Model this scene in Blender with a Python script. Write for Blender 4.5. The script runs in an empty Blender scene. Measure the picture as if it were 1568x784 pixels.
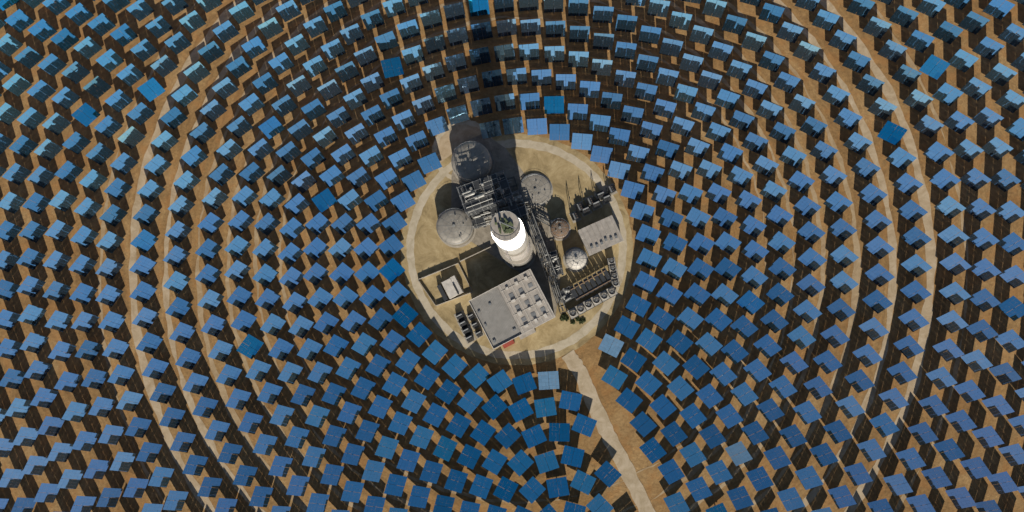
import bpy, bmesh, math, random
from mathutils import Vector, Matrix, Euler
random.seed(11)
S=0.39            # metres per image pixel
CX,CY=795.0,388.0 # tower base in image pixels
def g(px,py,z=0.0): return Vector(((px-CX)*S,(CY-py)*S,z))  # image pixel coordinates to world metres
scene=bpy.context.scene
SUN_EL=math.radians(32.3); 
sh=Vector((0.165,-0.986,0)).normalized()
SUN=Vector((sh.x*math.cos(SUN_EL),sh.y*math.cos(SUN_EL),math.sin(SUN_EL)))

# ---------------- materials
def newmat(name):
    m=bpy.data.materials.new(name); m.use_nodes=True
    nt=m.node_tree; b=nt.nodes["Principled BSDF"]; return m,nt,b
def mat(name,col,rough=0.7,metal=0.0,var=0.25,scale=0.4,emit=0,bump=0.0):
    m,nt,b=newmat(name); N=nt.nodes; L=nt.links
    geo=N.new("ShaderNodeNewGeometry")
    no=N.new("ShaderNodeTexNoise"); no.inputs["Scale"].default_value=scale; no.inputs["Detail"].default_value=8
    no.inputs["Roughness"].default_value=0.7
    L.new(geo.outputs["Position"],no.inputs["Vector"])
    r=N.new("ShaderNodeValToRGB"); r.color_ramp.elements[0].position=0.3; r.color_ramp.elements[1].position=0.7
    r.color_ramp.elements[0].color=tuple(c*(1-var) for c in col)+(1,)
    r.color_ramp.elements[1].color=tuple(min(1,c*(1+var)) for c in col)+(1,)
    L.new(no.outputs["Fac"],r.inputs["Fac"]); L.new(r.outputs["Color"],b.inputs["Base Color"])
    b.inputs["Roughness"].default_value=rough; b.inputs["Metallic"].default_value=metal
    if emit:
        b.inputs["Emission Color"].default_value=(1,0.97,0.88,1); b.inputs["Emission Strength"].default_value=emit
    return m
M={}
M['concrete']=mat('concrete',(0.34,0.305,0.255),0.85)
M['tower']=mat('tower_concrete',(0.34,0.325,0.29),0.8,var=0.2,scale=0.2)
M['steel']=mat('galvanised_steel',(0.22,0.225,0.23),0.5,0.3)
M['darksteel']=mat('dark_steel',(0.05,0.053,0.058),0.5,0.3)
M['backsteel']=mat('mirror_frame_steel',(0.025,0.028,0.034),0.6,0.0)
M['roofA']=mat('roof_sheet_grey',(0.235,0.225,0.21),0.6,var=0.22,scale=0.25)
M['roofB']=mat('roof_sheet_light',(0.34,0.305,0.27),0.6,var=0.28,scale=0.3)
M['wall']=mat('cladding',(0.33,0.31,0.28),0.6,var=0.15)
M['tank']=mat('tank_paint',(0.28,0.255,0.22),0.55,0.1,var=0.3,scale=0.2)
M['white']=mat('white_paint',(0.52,0.48,0.43),0.5,var=0.25)
M['rust']=mat('rusty_brown',(0.17,0.11,0.07),0.8)
M['red']=mat('red_paint',(0.28,0.05,0.03),0.6)
M['pipe']=mat('pipe_insulation',(0.27,0.265,0.25),0.5,0.2,var=0.5,scale=0.6)
M['receiver']=mat('receiver_sun_glow',(0.85,0.83,0.78),0.5,var=0.05,emit=8.0)  # emission stands in for sunlight the heliostats concentrate on the panels
M['shield_glow']=mat('heat_shield_spill_glow',(0.82,0.80,0.76),0.6,var=0.06,emit=3.0)  # mirror light spilling below the receiver, put in as emission
M['green']=mat('machinery_green',(0.10,0.12,0.06),0.6)
M['glass']=mat('window_glass',(0.03,0.04,0.05),0.1)
M['shrub']=mat('shrub_leaves',(0.07,0.09,0.035),0.9,var=0.5,scale=1.5)

def ground_mat():
    m,nt,b=newmat('dry_earth'); N=nt.nodes; L=nt.links
    geo=N.new("ShaderNodeNewGeometry"); P=geo.outputs["Position"]
    def noise(sc,det=8,ro=0.65,vec=P):
        n=N.new("ShaderNodeTexNoise"); n.inputs["Scale"].default_value=sc; n.inputs["Detail"].default_value=det
        n.inputs["Roughness"].default_value=ro; L.new(vec,n.inputs["Vector"]); return n.outputs["Fac"]
    def ramp(f,stops):
        r=N.new("ShaderNodeValToRGB"); e=r.color_ramp.elements
        while len(e)<len(stops): e.new(0.5)
        for i,(p,c) in enumerate(stops): e[i].position=p; e[i].color=tuple(c)+(1,)
        L.new(f,r.inputs["Fac"]); return r.outputs["Color"]
    def mth(op,a,bv=None):
        n=N.new("ShaderNodeMath"); n.operation=op
        for i,v in enumerate((a,bv)):
            if v is None: continue
            if isinstance(v,(int,float)): n.inputs[i].default_value=v
            else: L.new(v,n.inputs[i])
        return n.outputs[0]
    def mix(f,a,c,mode='MIX'):
        n=N.new("ShaderNodeMix"); n.data_type='RGBA'; n.blend_type=mode
        if isinstance(f,(int,float)): n.inputs[0].default_value=f
        else: L.new(f,n.inputs[0])
        L.new(a,n.inputs[6])
        if isinstance(c,tuple): n.inputs[7].default_value=c
        else: L.new(c,n.inputs[7])
        return n.outputs[2]
    sx=N.new("ShaderNodeSeparateXYZ"); L.new(P,sx.inputs[0])
    r=mth('SQRT',mth('ADD',mth('MULTIPLY',sx.outputs[0],sx.outputs[0]),mth('MULTIPLY',sx.outputs[1],sx.outputs[1])))
    th=mth('ARCTAN2',sx.outputs[1],sx.outputs[0])
    wob=mth('MULTIPLY',noise(0.04,4),22.0)
    base=ramp(noise(0.02,6),[(0.3,(0.22,0.13,0.048)),(0.5,(0.32,0.20,0.082)),(0.7,(0.42,0.29,0.14))])
    fine=ramp(noise(0.45,10,0.8),[(0.3,(0.45,0.4,0.35)),(0.65,(1.15,1.12,1.1))])
    c=mix(0.85,base,fine,'MULTIPLY')
    pt=ramp(noise(0.11,5,0.6),[(0.48,(0,0,0)),(0.6,(1,1,1))])
    bw=N.new("ShaderNodeRGBToBW"); L.new(pt,bw.inputs[0])
    c=mix(mth('MULTIPLY',bw.outputs[0],0.5),c,(0.34,0.17,0.055,1))
    cv=N.new("ShaderNodeCombineXYZ"); L.new(mth('MULTIPLY',mth('ADD',r,wob),0.3),cv.inputs[0]); L.new(mth('MULTIPLY',th,1.5),cv.inputs[1])
    st=ramp(noise(1.0,5,0.7,cv.outputs[0]),[(0.35,(0.65,0.6,0.54)),(0.62,(1.2,1.19,1.17))])
    infield=mth('LESS_THAN',r,430.0)
    c=mix(mth('MULTIPLY',infield,0.6),c,st,'MULTIPLY')
    L.new(c,b.inputs["Base Color"]); b.inputs["Roughness"].default_value=0.95
    bu=N.new("ShaderNodeBump"); bu.inputs["Strength"].default_value=0.6; bu.inputs["Distance"].default_value=0.5
    L.new(noise(0.8,8,0.7),bu.inputs["Height"]); L.new(bu.outputs[0],b.inputs["Normal"])
    return m
M['ground']=ground_mat()
def soil(name,a,bc,c3,sc=0.06):
    m,nt,b=newmat(name); N=nt.nodes; L=nt.links
    geo=N.new("ShaderNodeNewGeometry")
    n=N.new("ShaderNodeTexNoise"); n.inputs["Scale"].default_value=sc; n.inputs["Detail"].default_value=12; n.inputs["Roughness"].default_value=0.75; n.inputs["Distortion"].default_value=0.6
    L.new(geo.outputs["Position"],n.inputs["Vector"])
    r=N.new("ShaderNodeValToRGB"); e=r.color_ramp.elements; e.new(0.5)
    for i,(p,c) in enumerate([(0.35,a),(0.5,bc),(0.65,c3)]): e[i].position=p; e[i].color=c+(1,)
    L.new(n.outputs["Fac"],r.inputs["Fac"]); L.new(r.outputs["Color"],b.inputs["Base Color"])
    b.inputs["Roughness"].default_value=0.95
    bu=N.new("ShaderNodeBump"); bu.inputs["Strength"].default_value=0.4; bu.inputs["Distance"].default_value=0.4
    L.new(n.outputs["Fac"],bu.inputs["Height"]); L.new(bu.outputs[0],b.inputs["Normal"])
    return m
M['pad']=soil('pad_dry_grass',(0.21,0.155,0.075),(0.34,0.255,0.13),(0.47,0.37,0.21),0.09)
M['road']=soil('gravel_road',(0.32,0.235,0.14),(0.41,0.315,0.205),(0.49,0.395,0.275),0.15)
M['ringroad']=soil('pad_gravel_road',(0.35,0.29,0.20),(0.44,0.375,0.275),(0.51,0.44,0.335),0.15)
M['road2']=soil('dirt_track',(0.28,0.19,0.105),(0.36,0.26,0.15),(0.44,0.335,0.21),0.12)
M['road3']=soil('access_track',(0.33,0.255,0.16),(0.42,0.335,0.23),(0.50,0.41,0.30),0.15)
M['yard']=soil('yard_gravel',(0.18,0.155,0.12),(0.26,0.225,0.18),(0.34,0.30,0.24),0.2)

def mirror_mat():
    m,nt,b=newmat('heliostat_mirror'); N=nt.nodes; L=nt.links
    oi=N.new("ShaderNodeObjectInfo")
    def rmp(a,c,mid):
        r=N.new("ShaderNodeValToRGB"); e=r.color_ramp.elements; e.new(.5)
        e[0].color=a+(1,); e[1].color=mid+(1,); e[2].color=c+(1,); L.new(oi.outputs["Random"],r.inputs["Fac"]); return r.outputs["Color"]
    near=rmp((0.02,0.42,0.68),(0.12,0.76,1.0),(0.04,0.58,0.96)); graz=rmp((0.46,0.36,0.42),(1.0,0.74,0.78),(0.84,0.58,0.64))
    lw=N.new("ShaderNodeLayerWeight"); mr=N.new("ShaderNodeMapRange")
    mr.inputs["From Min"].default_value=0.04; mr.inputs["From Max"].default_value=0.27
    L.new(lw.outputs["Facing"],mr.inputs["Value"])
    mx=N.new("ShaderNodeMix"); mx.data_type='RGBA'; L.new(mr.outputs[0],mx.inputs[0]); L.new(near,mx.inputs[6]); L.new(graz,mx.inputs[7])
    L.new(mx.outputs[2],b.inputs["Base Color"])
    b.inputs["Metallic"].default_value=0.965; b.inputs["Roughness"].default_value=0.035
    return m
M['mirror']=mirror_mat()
M['pale_refl']=mat('pale_reflection_mirror',(0.12,0.23,0.36),0.3,0.6,var=0.12)  # pale sky reflection painted into the base colour of a few mirrors

# ---------------- mesh builder
class B:
    def __init__(s): s.bm=bmesh.new()
    def box(s,c,size,rz=0,rot=None):
        mt=Matrix.Translation(Vector(c))@(rot if rot is not None else Matrix.Rotation(rz,4,'Z'))@Matrix.Diagonal((size[0],size[1],size[2],1))
        bmesh.ops.create_cube(s.bm,size=1,matrix=mt)
    def cyl(s,a,b,r,r2=None,seg=16):
        a=Vector(a);b=Vector(b);d=b-a
        if d.length<1e-4: return
        q=d.to_track_quat('Z','Y').to_matrix().to_4x4()
        mt=Matrix.Translation((a+b)/2)@q
        bmesh.ops.create_cone(s.bm,cap_ends=True,segments=seg,radius1=r,radius2=r if r2 is None else r2,depth=d.length,matrix=mt)
    def dome(s,c,r,h,seg=32,rings=8):
        prev=None;c=Vector(c)
        for i in range(rings):
            a=i/rings*math.pi/2
            row=[s.bm.verts.new(c+Vector((r*math.cos(a)*math.cos(t),r*math.cos(a)*math.sin(t),h*math.sin(a)))) for t in [2*math.pi*k/seg for k in range(seg)]]
            if prev:
                for k in range(seg): s.bm.faces.new((prev[k],prev[(k+1)%seg],row[(k+1)%seg],row[k]))
            prev=row
        top=s.bm.verts.new(c+Vector((0,0,h)))
        for k in range(seg): s.bm.faces.new((prev[k],prev[(k+1)%seg],top))
    def ring(s,c,r,tube,z,seg=40):
        for k in range(seg):
            a=2*math.pi*k/seg;b=2*math.pi*(k+1)/seg
            s.cyl((c[0]+r*math.cos(a),c[1]+r*math.sin(a),z),(c[0]+r*math.cos(b),c[1]+r*math.sin(b),z),tube,seg=5)
    def pipe(s,pts,r,seg=8):
        for a,b in zip(pts[:-1],pts[1:]): s.cyl(a,b,r,seg=seg)
    def fin(s,name,m,parent=None,smooth=False):
        me=bpy.data.meshes.new(name); s.bm.to_mesh(me); s.bm.free()
        me.materials.append(M[m] if isinstance(m,str) else m)
        if smooth:
            for p in me.polygons: p.use_smooth=len(p.vertices)<=4
        o=bpy.data.objects.new(name,me); scene.collection.objects.link(o)
        if parent: o.parent=parent
        return o
def empty(name,loc=(0,0,0),rz=0):
    o=bpy.data.objects.new(name,None); o.empty_display_size=2
    o.location=loc; o.rotation_euler=(0,0,rz); scene.collection.objects.link(o); return o

# ---------------- ground
b=B(); bmesh.ops.create_grid(b.bm,x_segments=40,y_segments=40,size=6000); b.fin('ground','ground')
def annulus(name,r1,r2,z,m,wob=0.5,seg=360,c=(0,0)):
    bm=bmesh.new(); vi=[];vo=[]
    ph=[random.random()*6.28 for _ in range(8)]
    for k in range(seg):
        t=2*math.pi*k/seg
        w=lambda o:wob*(0.5*math.sin(5*t+ph[o])+0.4*math.sin(17*t+ph[o+1])+0.5*math.sin(43*t+ph[o+2]))+wob*random.uniform(-.35,.35)
        a=r1+w(0); bb=r2+w(4)
        vi.append(bm.verts.new((c[0]+a*math.cos(t),c[1]+a*math.sin(t),z))); vo.append(bm.verts.new((c[0]+bb*math.cos(t),c[1]+bb*math.sin(t),z)))
    for k in range(seg): 
        j=(k+1)%seg
        bm.faces.new((vi[k],vo[k],vo[j],vi[j]))
    me=bpy.data.meshes.new(name); bm.to_mesh(me); bm.free(); me.materials.append(M[m])
    o=bpy.data.objects.new(name,me); scene.collection.objects.link(o); return o
def poly(name,pts,z,m):
    bm=bmesh.new(); bm.faces.new([bm.verts.new((p[0],p[1],z)) for p in pts]); bm.normal_update()
    for f in bm.faces:
        if f.normal.z<0: f.normal_flip()
    me=bpy.data.meshes.new(name); bm.to_mesh(me); bm.free(); me.materials.append(M[m])
    o=bpy.data.objects.new(name,me); scene.collection.objects.link(o); return o
padc=g(790,380)
def disc(name,c,r,z,m,wob=0.4,seg=180):
    pts=[(c[0]+(r+random.uniform(-wob,wob))*math.cos(2*math.pi*k/seg),c[1]+(r+random.uniform(-wob,wob))*math.sin(2*math.pi*k/seg)) for k in range(seg)]
    return poly(name,pts,z,m)
disc('plant_pad_ground',padc,178*S,0.06,'pad')
annulus('pad_ring_road',157*S,169*S,0.09,'ringroad',0.35,c=padc)
disc('pad_extension_ground',g(709,228),50*S,0.05,'road')
annulus('pad_loop_road',42*S,49*S,0.14,'ringroad',0.3,seg=120,c=g(709,228))
poly('process_yard_pavement',[g(*p) for p in [(690,265),(705,215),(740,200),(775,225),(800,260),(842,330),(858,430),(850,485),(800,420),(745,385),(690,350)]],0.18,'yard')
for (r,w,m) in [(610,13,'road'),(556,9,'road'),(504,7,'road2'),(455,6,'road2'),(412,4,'road2'),(662,4,'road2'),(372,3,'road2')]:
    annulus('ring_service_road',(r-w/2)*S,(r+w/2)*S,0.05,m,1.0)
cl=[g(868,540),g(885,565),g(905,612),g(930,665),g(960,722),g(990,784),g(1030,870),g(1110,1050)]
def strip(name,cl,w,z,m):
    P=[]
    for a,bq in zip(cl[:-1],cl[1:]):
        for k in range(8): P.append(a.lerp(bq,k/8))
    P.append(cl[-1]); Lf=[];R=[]
    for i,p in enumerate(P):
        d=(P[min(i+1,len(P)-1)]-P[max(i-1,0)]).normalized(); n=Vector((-d.y,d.x,0))
        Lf.append(p+n*(w/2+random.uniform(-.5,.5))); R.append(p-n*(w/2+random.uniform(-.5,.5)))
    bm=bmesh.new(); l=[bm.verts.new((q.x,q.y,z)) for q in Lf]; r=[bm.verts.new((q.x,q.y,z)) for q in R]
    for i in range(len(l)-1): bm.faces.new((l[i],r[i],r[i+1],l[i+1]))
    me=bpy.data.meshes.new(name); bm.to_mesh(me); bm.free(); me.materials.append(M[m])
    o=bpy.data.objects.new(name,me); scene.collection.objects.link(o); return o
strip('access_road',cl,8.5,0.22,'road3')

# ---------------- heliostat field
W=11.8; H=10.7
def mirror_mesh(mm='mirror'):
    bm=bmesh.new(); nx,ny=6,5; gap=.12; fw=(W-gap)/nx; fh=H/ny
    for i in range(nx):
        for j in range(ny):
            x=-W/2+fw*(i+.5)+(gap if i>=nx//2 else 0); y=-H/2+fh*(j+.5)
            rot=Euler((random.gauss(0,.005)+y*0.0008,random.gauss(0,.005)-x*0.0008,0)).to_matrix().to_4x4()
            bmesh.ops.create_cube(bm,size=1,matrix=Matrix.Translation((x,y,0.45))@rot@Matrix.Diagonal((fw-.04,fh-.04,.04,1)))
    nf=len(bm.faces)
    def bx(c,s): bmesh.ops.create_cube(bm,size=1,matrix=Matrix.Translation(c)@Matrix.Diagonal((s[0],s[1],s[2],1)))
    for x in (-4.8,-2.4,2.4,4.8): bx((x,0,.25),(.16,H*.95,.3))
    for y in (-3.3,3.3): bx((0,y,.3),(W*.93,.12,.12))
    bmesh.ops.create_cone(bm,cap_ends=True,segments=10,radius1=.32,radius2=.32,depth=W*.86,matrix=Matrix.Translation((0,0,-.1))@Matrix.Rotation(math.pi/2,4,'Y'))
    bx((0,0,-.15),(.9,.9,.9))
    bm.faces.ensure_lookup_table()
    for i in range(nf,len(bm.faces)): bm.faces[i].material_index=1
    for i in range(nf):
        f=bm.faces[i]; f.normal_update()
        f.material_index=0 if f.normal.z>0.9 else 1
    me=bpy.data.meshes.new('mirror_assembly'); bm.to_mesh(me); bm.free()
    me.materials.append(M[mm]); me.materials.append(M['backsteel']); return me
MM=[mirror_mesh() for _ in range(5)]; PALE=mirror_mesh('pale_refl')
PH=6.2
b=B(); b.cyl((0,0,0),(0,0,PH-.5),.35,.3,seg=10); b.cyl((0,0,0),(0,0,.3),1.0,seg=12)
po=b.fin('pedestal_src','steel'); PM=po.data; bpy.data.objects.remove(po)
field=empty('heliostat_field')
rings=[(195,34,0),(233,39,.5),(272,45,0),(311,51,.5),(350,58,0),(390,63,.5),(433,70,0),(479,76,.5),(530,84,0),(583,92,.5)]
rr=637;k=0;n=96
while rr<1010:
    rings.append((rr,n,.5*(k%2))); k+=1; rr+=42
    if k%3==0: n=round(2*math.pi*(rr+42)/46)
def seg_dist(p,a,b):
    ab=b-a; t=max(0,min(1,(p-a).dot(ab)/ab.dot(ab))); return (p-(a+ab*t)).length
AIM=Vector((0,0,131)); Z=Vector((0,0,1)); cnt=0
outl=[(590,105,-38,0),(595,405,-10,-12),(592,440,-10,-12),(612,470,-10,-10),(1140,465,-6,6)]
outs=[(g(a,c),d,e) for a,c,d,e in outl]
pale_pts=[g(*p) for p in [(935,520),(908,545),(850,575),(1112,692)]]
for (R,n,off) in rings:
    for i in range(n):
        t=2*math.pi*(i+off)/n+ (R*0.013)
        p=Vector((R*S*math.cos(t),R*S*math.sin(t),0))
        p.x+=random.uniform(-.3,.3);p.y+=random.uniform(-.3,.3)
        if min(seg_dist(p,a,c) for a,c in zip(cl[:-1],cl[1:]))<10.0: continue
        if (p-g(709,228)).length<50*S: continue
        piv=p+Vector((0,0,PH)); tv=(AIM-piv).normalized(); nv=(SUN+tv).normalized()
        ax=random.gauss(0,.9);ay=random.gauss(0,.9)
        if random.random()<0.025: ax-=random.uniform(3,14); ay+=random.uniform(-6,6)
        mesh=random.choice(MM)
        for q,d,e in outs:
            if (q-p).length<7.5: ax+=d; ay+=e
        for q in pale_pts:
            if (q-p).length<7.5: mesh=PALE
        y=Z.cross(nv); x=y.normalized() if y.length>1e-4 else Vector((1,0,0)); yy=nv.cross(x).normalized()
        rm=Matrix((x,yy,nv)).transposed().to_4x4()
        rm=Matrix.Rotation(math.radians(ax),4,'X')@Matrix.Rotation(math.radians(ay),4,'Y')@rm
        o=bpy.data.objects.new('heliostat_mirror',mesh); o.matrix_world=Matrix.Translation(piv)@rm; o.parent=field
        scene.collection.objects.link(o)
        q=bpy.data.objects.new('heliostat_pedestal',PM); q.location=p; q.parent=field; scene.collection.objects.link(q); cnt+=1
print('heliostats',cnt)

# ---------------- tower
tw=empty('solar_receiver_tower')
b=B(); b.cyl((0,0,0),(0,0,100),8.8,6.4,seg=40); b.fin('shaft','tower',tw,True)
b=B(); b.cyl((0,0,100),(0,0,118.5),6.9,7.1,seg=40); b.fin('heat_shield','shield_glow',tw,True)
b=B(); b.cyl((0,0,42),(0,0,44),9.2,seg=40); b.cyl((0,0,76),(0,0,77),7.9,seg=40); b.cyl((0,0,118.5),(0,0,119.5),6.4,seg=40); b.cyl((0,0,0),(0,0,3),10,seg=40); b.fin('collars','concrete',tw)
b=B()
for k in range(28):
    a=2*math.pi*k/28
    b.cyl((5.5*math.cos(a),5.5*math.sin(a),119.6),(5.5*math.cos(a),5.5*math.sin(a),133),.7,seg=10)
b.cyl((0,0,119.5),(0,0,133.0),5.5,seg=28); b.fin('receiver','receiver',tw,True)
b=B(); b.cyl((0,0,133.05),(0,0,134.5),6.2,6.0,seg=40); b.fin('receiver_cap','roofB',tw)
b=B(); b.ring((0,0),5.9,.1,135.7,32); b.ring((0,0),7.3,.09,100.5,32)
for k in range(16):
    a=2*math.pi*k/16; b.cyl((5.9*math.cos(a),5.9*math.sin(a),134.5),(5.9*math.cos(a),5.9*math.sin(a),135.7),.07,seg=5)
b.cyl((-2,1,134.5),(-2,1,141),.35,seg=8); b.cyl((-2,1,140.6),(4.5,-2,141.2),.25,seg=6); b.fin('railing_and_crane','steel',tw)
b=B()
for s in range(20): 
    a=random.random()*6.28; q=random.uniform(0,4.0)
    b.box((q*math.cos(a),q*math.sin(a),135.2),(random.uniform(.5,2.0),random.uniform(.5,1.6),random.uniform(1,2.2)),random.random()*3)
b.fin('rooftop_machinery','green',tw)
b=B(); 
for a in (0.6,2.5,4.4): b.cyl((9.1*math.cos(a),9.1*math.sin(a),0),(6.9*math.cos(a),6.9*math.sin(a),99),.45,seg=8)
b.fin('riser_pipes','pipe',tw)

# ---------------- tanks
def tank(name,px,py,r,h,dome,m='tank',roofm=None):
    e=empty(name,g(px,py)); r*=S
    b=B(); b.cyl((0,0,0.1),(0,0,h),r,seg=48); b.fin('shell',m,e,True)
    b=B(); b.dome((0,0,h),r*.99,dome,48); b.fin('roof',roofm or m,e,True)
    b=B(); b.ring((0,0),r,.12,h,48); b.ring((0,0),r,.06,h+1,48)
    for k in range(24):
        a=2*math.pi*k/24; b.cyl((r*math.cos(a),r*math.sin(a),h),(r*math.cos(a),r*math.sin(a),h+1),.05,seg=4)
    for k in range(40):
        a=k/40*2.6; b.box(((r+.5)*math.cos(a),(r+.5)*math.sin(a),h*k/40+.3),(.9,.5,.08),a)
    for k in range(12):
        a=2*math.pi*k/12; 
        pts=[(r*u*math.cos(a),r*u*math.sin(a),h+dome*math.sqrt(max(0,1-u*u))+.05) for u in (.08,.35,.6,.8,.93,.985)]
        b.pipe(pts,.07,4)
    for u in (.35,.68): b.ring((0,0),r*u,.06,h+dome*math.sqrt(1-u*u)+.05,32)
    b.fin('rails_and_stair','steel',e)
    b=B(); b.cyl((0,0,h+dome-.3),(0,0,h+dome+1.0),.8,seg=12)
    for k in range(5):
        a=random.random()*6.28; q=r*random.uniform(.35,.75); b.cyl((q*math.cos(a),q*math.sin(a),h),(q*math.cos(a),q*math.sin(a),h+dome*.8+1),.35,seg=8)
    b.fin('nozzles','pipe',e); 
    b=B(); b.cyl((0,0,0),(0,0,.35),r+1.2,seg=48); b.fin('foundation','concrete',e)
    return e
tank('molten_salt_tank',724,250,30,11,2.6)
tank('molten_salt_tank',699,349,27,11,2.2)
tank('water_tank',820,291,24,1.6,.5)
tank('buffer_tank',857,352,14,9,1.8,'rust','rust')
tank('storage_tank',881,398,16,6,4.0,'white','white')

# ---------------- buildings
TH=math.radians(27.5)
def hall():
    e=empty('turbine_hall',g(786,473),TH); L=39.5;Wd=30.7;h=15
    b=B(); b.box((0,0,h/2),(L,Wd,h)); b.fin('walls','wall',e)
    b=B(); b.box((-L*.27,0,h+.35),(L*.46-.2,Wd-.5,.5)); b.fin('roof_low','roofA',e)
    b=B(); b.box((L*.23,0,h+.8),(L*.54-.2,Wd-.4,1.6)); b.fin('roof_high','roofB',e)
    b=B()
    for s in (-1,1): b.box((0,s*(Wd/2),h+.9),(L+.3,.35,1.5)); b.box((s*(L/2),0,h+.9),(.35,Wd-.4,1.5))
    b.fin('parapet','white',e)
    b=B()
    for i in range(4): b.box((L*(.0+.155*i),0,h+1.75),(.3,Wd-1,.3))
    for j in range(4): b.box((L*.23,-Wd*.375+Wd*.25*j,h+1.8),(L*.5,.25,.25))
    for i in range(3):
        for j in range(4):
            if random.random()<.75: b.box((L*(.075+.155*i),-Wd*.4+Wd*.26*j,h+2.2),(random.uniform(1.5,3),random.uniform(1.2,2.4),1.2))
    b.fin('roof_frames_and_ventilators','white',e)
    b=B()
    for i in range(3):
        for j in range(3): b.box((L*(.085+.155*i),-Wd*.27+Wd*.25*j,h+1.75),(2.6,2.2,.2))
    b.fin('roof_skylights','steel',e)
    b=B()
    for i in range(20): b.box((-L*.5+1+L*.44*i/20,0,h+.63),(.1,Wd-1.2,.07))
    b.fin('roof_seams','roofB',e)
    b=B()
    for i in range(5): b.box((-L*.45+L*.36*random.random(),Wd*random.uniform(-.42,.42),h+1),(random.uniform(.8,1.8),random.uniform(.8,1.6),.9))
    b.fin('roof_fans','steel',e)
    b=B()
    for i in range(9):
        b.box((-L/2+3+i*4.2,-Wd/2-.05,9),(2.4,.12,2)); b.box((-L/2+3+i*4.2,Wd/2+.05,9),(2.4,.12,2))
    b.box((L/2+.05,0,3),(.12,6,6)); b.fin('windows_and_door','glass',e)
    b=B(); b.box((-L*.30,-Wd/2-1.5,1.8),(7,2.6,3.4)); b.fin('annex','red',e)
    b=B(); b.box((L*.02,-Wd/2-1.4,2.5),(10,2.6,5)); b.fin('lean_to','roofB',e)
hall()
def control():
    e=empty('control_building',g(918,363),math.radians(24)); L=21.5;Wd=16;h=7
    b=B(); b.box((0,0,h/2),(L,Wd,h)); b.fin('walls','wall',e)
    b=B(); b.box((0,0,h+.2),(L+.4,Wd+.4,.4)); 
    for k in range(7): b.box((-L/2+1.6+k*3.05,0,h+.5),(.3,Wd,.3))
    b.fin('roof','roofB',e)
    b=B()
    for k in range(6): b.box((-L/2+3.2+k*3.05,-4+random.uniform(-1,1),h+.9),(1.4,1.6,1.1)); 
    b.fin('roof_units','steel',e)
    b=B()
    for k in range(6): b.box((-L/2+2.6+k*3.2,-Wd/2-.05,4.5),(1.6,.12,1.6))
    b.box((L/2+.05,0,1.6),(.12,2,3)); b.fin('windows_and_door','glass',e)
control()
def substation_house():
    e=empty('equipment_building',g(694,440),TH)
    b=B(); b.box((0,0,2.6),(9,11,5.2)); b.fin('walls','white',e)
    b=B(); b.box((-1.5,0,5.4),(5.6,10.6,.4)); b.box((2.9,0,5.5),(2.8,11.2,.5)); b.fin('roof','white',e)
    b=B(); b.box((1.6,-2,6.0),(.8,7,1.0)); b.box((-6.8,0,2),(2.4,10,4)); b.fin('plant_units','darksteel',e)
    b=B(); b.box((0,-5.55,1.6),(2,.12,3)); b.fin('door','glass',e)
    w=B(); a=[g(*p) for p in [(640,428),(702,403),(724,447),(668,468)]]
    for i in range(4):
        p,q=a[i],a[(i+1)%4]; d=q-p; w.box(((p+q)/2)+Vector((0,0,1.3)),(d.length-.35,.3,2.4),math.atan2(d.y,d.x))
    w.fin('compound_wall','concrete')
    poly('compound_pavement',[(p.x,p.y) for p in a],0.12,'pad')
substation_house()
def wall(a,c):
    p,q=g(*a),g(*c); d=q-p; w=B(); w.box(((p+q)/2)+Vector((0,0,1.4)),(d.length,.35,2.6),math.atan2(d.y,d.x))
    for k in range(int(d.length/4)): w.box(p+d*(k*4/d.length)+Vector((0,0,1.5)),(.6,.6,3),math.atan2(d.y,d.x))
    w.fin('boundary_wall','concrete')
wall((705,400),(752,378)); wall((648,425),(690,408))

def cooling(px,py,rz,n,Lc,Wc,h=8):
    e=empty('cooling_tower',g(px,py),rz)
    b=B()
    for k in range(n): b.box(((k-(n-1)/2)*Lc,0,h/2+1),(Lc-.3,Wc,h-2))
    b.fin('casing','darksteel',e)
    b=B()
    for k in range(n):
        for s in (-1,1):
            for t in (-1,1): b.cyl(((k-(n-1)/2)*Lc+s*Lc*.42,t*Wc*.45,0),((k-(n-1)/2)*Lc+s*Lc*.42,t*Wc*.45,2.2),.2,seg=6)
        b.box(((k-(n-1)/2)*Lc,0,h+.1),(Lc*.9,Wc*.9,.2))
    b.fin('deck_and_legs','wall',e)
    b=B()
    for k in range(n):
        bmesh.ops.create_cone(b.bm,cap_ends=False,segments=24,radius1=Lc*.4,radius2=Lc*.36,depth=1.6,matrix=Matrix.Translation(((k-(n-1)/2)*Lc,0,h+1.0)))
    b.fin('fan_stacks','white',e)
    b=B()
    for k in range(n):
        x=(k-(n-1)/2)*Lc; b.cyl((x,0,h+.3),(x,0,h+1.3),.5,seg=8)
        for a in range(5): b.box((x+Lc*.17*math.cos(a*1.257),Lc*.17*math.sin(a*1.257),h+1.1),(Lc*.33,.4,.08),a*1.257)
    b.fin('fans','steel',e)
cooling(905,463,math.radians(29),6,5.2,6.0,5)
def condenser():
    e=empty('air_cooled_condenser',g(903,436),math.radians(29))
    b=B()
    for k in range(8): b.box((-11+k*3.1,0,7),(2.4,9,.8)); b.box((-11+k*3.1,0,3.2),(.3,.3,6.6)); 
    b.fin('bundles','darksteel',e)
    b=B()
    for k in range(2): b.cyl((-12,-3.5+k*6.4,7.8),(11,-3.5+k*6.4,7.8),.3,seg=8)
    b.fin('headers','rust',e)
condenser()
cooling(937,418,math.radians(100),4,4.4,4.6,5)

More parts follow.
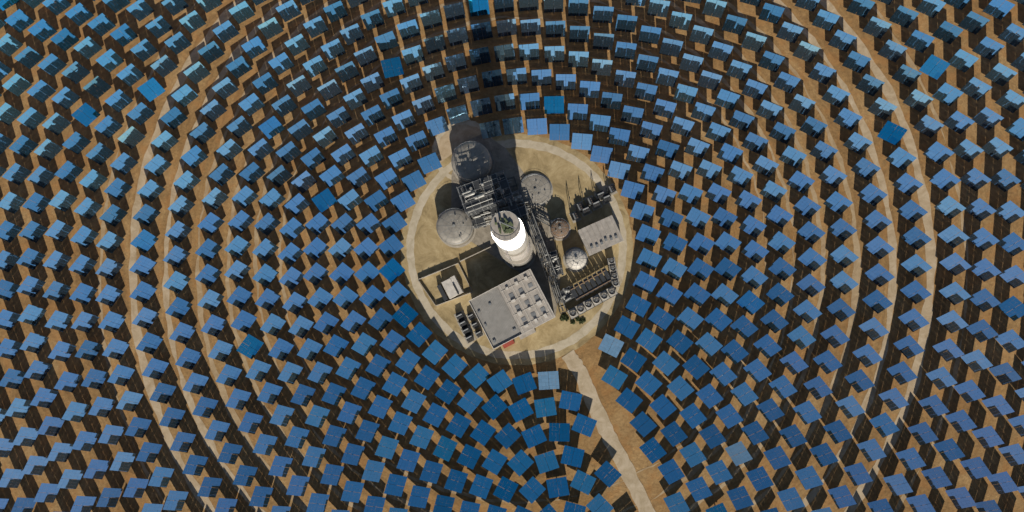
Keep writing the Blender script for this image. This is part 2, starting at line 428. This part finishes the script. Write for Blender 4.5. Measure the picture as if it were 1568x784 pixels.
def transformer(px,py,rz,s=1.0):
    e=empty('power_transformer',g(px,py),rz); e.scale=(s,s,s)
    b=B(); b.box((0,0,2.1),(5,3,3.6)); 
    for sd in (-1,1):
        for k in range(8): b.box((-2.2+k*.62,sd*2.3,2.1),(.12,1.2,3))
    b.fin('tank_and_radiators','darksteel',e)
    b=B(); b.cyl((-2.2,1,4.9),(2.2,1,4.9),.6,seg=12); b.cyl((-1.5,1,3.9),(-1.5,1,4.5),.2,seg=6); b.fin('conservator','steel',e)
    b=B()
    for k in range(3): b.cyl((-1.5+k*1.5,-.6,3.9),(-1.5+k*1.5,-.9,5.8),.22,.1,seg=8)
    b.fin('bushings','rust',e)
    b=B(); b.box((0,0,.15),(7.5,6.5,.3)); b.fin('plinth','concrete',e)
for i in range(4):
    for j in range(2): transformer(881+i*16+j*7,326-i*9+j*(-14)+6,math.radians(24+random.choice((0,90))),.85)
b=B()
for i in range(4):
    for s in (0,1):
        p=g(872+i*19,318-i*8-s*14); b.cyl(p,p+Vector((0,0,7)),.2,seg=6)
    b.cyl(g(872+i*19,318-i*8,7),g(872+i*19,304-i*8,7),.2,seg=6)
b.fin('switchyard_gantry','darksteel')
for i in range(4): transformer(705+i*5,484+i*11,math.radians(27.5),.8); 
for i in range(3): transformer(722+i*6,484+i*13,math.radians(27.5),.7)

# ---------------- pipe racks / process plant
def rack(name,a,c,w,h,npipe,levels=2):
    p,q=g(*a),g(*c); d=q-p; L=d.length; e=empty(name,p,math.atan2(d.y,d.x))
    b=B(); n=max(2,int(L/5))
    for k in range(n+1):
        x=L*k/n
        for s in (-1,1): b.box((x,s*w/2,h/2),(.35,.35,h))
        for l in range(levels): b.box((x,0,h-.3-l*3),(.3,w-.4,.35))
    for s in (-1,1):
        for l in range(levels): b.box((L/2,s*(w/2+.01),h-.75-l*3),(L,.28,.3))
    b.fin('frame','darksteel',e)
    b=B()
    for l in range(levels):
        for k in range(npipe):
            y=-w*.42+w*.84*k/(npipe-1); r=random.uniform(.12,.36)
            x0=random.uniform(0,L*.3); x1=L-random.uniform(0,L*.4)
            b.cyl((x0,y,h-.1-l*3+r),(x1,y,h-.1-l*3+r),r,seg=8)
            if random.random()<.5: b.cyl((x1,y,h-.1-l*3+r),(x1,y,.2),r,seg=8)
    b.fin('pipes','pipe',e)
    b=B()
    for k in range(int(L/3)):
        b.box((random.uniform(0,L),random.uniform(-.4,.4)*w,h+.6),(random.uniform(.6,2.5),random.uniform(.6,1.8),random.uniform(.5,1.4)))
    b.fin('valves_and_cabinets','darksteel',e)
rack('pipe_rack',(806,322),(846,428),6,9,6)
rack('pipe_rack',(740,335),(812,318),6,8,6)
rack('pipe_rack',(708,305),(790,280),5,10,6)
rack('pipe_rack',(846,430),(862,478),4,6,4)
rack('pipe_rack',(846,345),(820,330),3,6,3)
def process(name,px,py,rz,L,Wd,h,n):
    e=empty(name,g(px,py),rz); b=B()
    nx=max(2,int(L/4.5)); ny=max(2,int(Wd/4.5))
    for i in range(nx+1):
        for j in range(ny+1): b.box((-L/2+L*i/nx,-Wd/2+Wd*j/ny,h/2),(.35,.35,h))
    lv=int(h/4.5)
    for l in range(1,lv+1):
        z=l*4.5
        for i in range(nx+1): b.box((-L/2+L*i/nx,0,z),(.25,Wd,.3))
        for j in range(ny+1): b.box((0,-Wd/2+Wd*j/ny,z+.02),(L,.25,.3))
    b.fin('steel_frame','steel',e)
    b=B()
    for l in range(1,lv+1):
        for i in range(nx):
            for j in range(ny):
                if random.random()<.55: b.box((-L/2+L*(i+.5)/nx,-Wd/2+Wd*(j+.5)/ny,l*4.5+.22+.001*random.random()),(L/nx-.4,Wd/ny-.4,.06))
    b.fin('gratings','darksteel',e)
    b=B()
    for k in range(n//3):
        x=random.uniform(-.35,.35)*L;y=random.uniform(-.42,.42)*Wd;z=random.uniform(2,h+1.2);r=random.uniform(.4,1.1);l=random.uniform(2.5,6)
        dv=Vector((1,0,0)) if random.random()<.6 else Vector((0,1,0)); c=Vector((x,y,z))
        b.cyl(c-dv*l/2,c+dv*l/2,r,seg=14); b.cyl(c-dv*(l/2+.5),c-dv*l/2,r*.4,r,seg=14); b.cyl(c+dv*l/2,c+dv*(l/2+.5),r,r*.4,seg=14)
    for k in range(n//4):
        x=random.uniform(-.45,.45)*L;y=random.uniform(-.45,.45)*Wd;r=random.uniform(.5,1.2); zz=random.uniform(4,h+2)
        b.cyl((x,y,0),(x,y,zz),r,seg=14); b.cyl((x,y,zz),(x,y,zz+.6),r,r*.3,seg=14)
    b.fin('heat_exchangers_and_vessels','pipe',e,False)
    b=B()
    for k in range(n):
        p=Vector((random.uniform(-.5,.5)*L,random.uniform(-.5,.5)*Wd,random.uniform(1,h+.5))); pts=[p]
        for s in range(3):
            q=pts[-1].copy(); ax=random.choice((0,1,2)); q[ax]=(random.uniform(-.5,.5)*L,random.uniform(-.5,.5)*Wd,random.uniform(.5,h))[ax]; pts.append(q)
        b.pipe(pts,random.uniform(.1,.28),6)
    b.fin('piping','pipe',e)
    b=B()
    for k in range(n//2):
        b.box((random.uniform(-.5,.5)*L,random.uniform(-.5,.5)*Wd,random.uniform(.8,2)),(random.uniform(1,3),random.uniform(1,2),2))
    b.fin('pumps_and_cabinets','darksteel',e)
process('steam_generator',748,304,math.radians(20),28,15,29,60)
process('salt_pump_station',742,335,math.radians(15),20,9,9,30)
process('feedwater_station',792,316,math.radians(110),15,9,9,26)
process('heat_exchanger_unit',848,405,math.radians(108),14,7,8,24)
process('pump_skid',716,312,math.radians(60),9,5,5,14)
process('water_treatment_unit',866,452,math.radians(30),8,7,5,14)
process('valve_skid',722,290,math.radians(20),10,7,8,16)
def shrub(px,py,r):
    b=B(); c=g(px,py)
    for k in range(120):
        d=Vector((random.gauss(0,1),random.gauss(0,1),abs(random.gauss(0,1)))).normalized()*r*random.uniform(.4,1); d.z*=.7
        rot=Euler((random.random()*3,random.random()*3,random.random()*3)).to_matrix().to_4x4()
        bmesh.ops.create_grid(b.bm,x_segments=1,y_segments=1,size=.22*r**.5,matrix=Matrix.Translation(c+d+Vector((0,0,.2)))@rot)
    b.cyl(c,c+Vector((0,0,r*.5)),.1,seg=5)
    b.fin('shrub','shrub')
for k in range(14): shrub(872+random.uniform(-12,20),487+random.uniform(-6,6),random.uniform(.8,1.8))

# ---------------- world, sun, camera
w=bpy.data.worlds.new("World"); scene.world=w; w.use_nodes=True
nt=w.node_tree; bg=nt.nodes["Background"]; sky=nt.nodes.new("ShaderNodeTexSky"); sky.sky_type='NISHITA'; sky.sun_disc=False
sky.sun_elevation=SUN_EL; sky.sun_rotation=math.atan2(sh.x,sh.y); sky.altitude=200; sky.air_density=1.1; sky.dust_density=.15; sky.ozone_density=1.8
nt.links.new(sky.outputs[0],bg.inputs[0]); bg.inputs[1].default_value=0.056
sl=bpy.data.lights.new('sun','SUN'); sl.energy=5; sl.angle=math.radians(.5); sl.color=(1,.93,.80)
so=bpy.data.objects.new('sun',sl); so.rotation_euler=SUN.to_track_quat('Z','Y').to_euler(); so.location=(0,0,500); scene.collection.objects.link(so)
cd=bpy.data.cameras.new('camera'); co=bpy.data.objects.new('camera',cd); scene.collection.objects.link(co)
C=Vector((17,-34,410)); T=g(784,392); f=(T-C).normalized(); up=(Vector((0,1,0))-f*f.y).normalized(); rt=f.cross(up)
co.matrix_world=Matrix.Translation(C)@Matrix((rt,up,-f)).transposed().to_4x4()
cd.sensor_width=36; cd.lens=36*(T-C).length/(1568*S); cd.clip_end=20000; cd.clip_start=1
scene.camera=co
scene.view_settings.view_transform='Standard'; scene.view_settings.look='None'; scene.view_settings.exposure=0
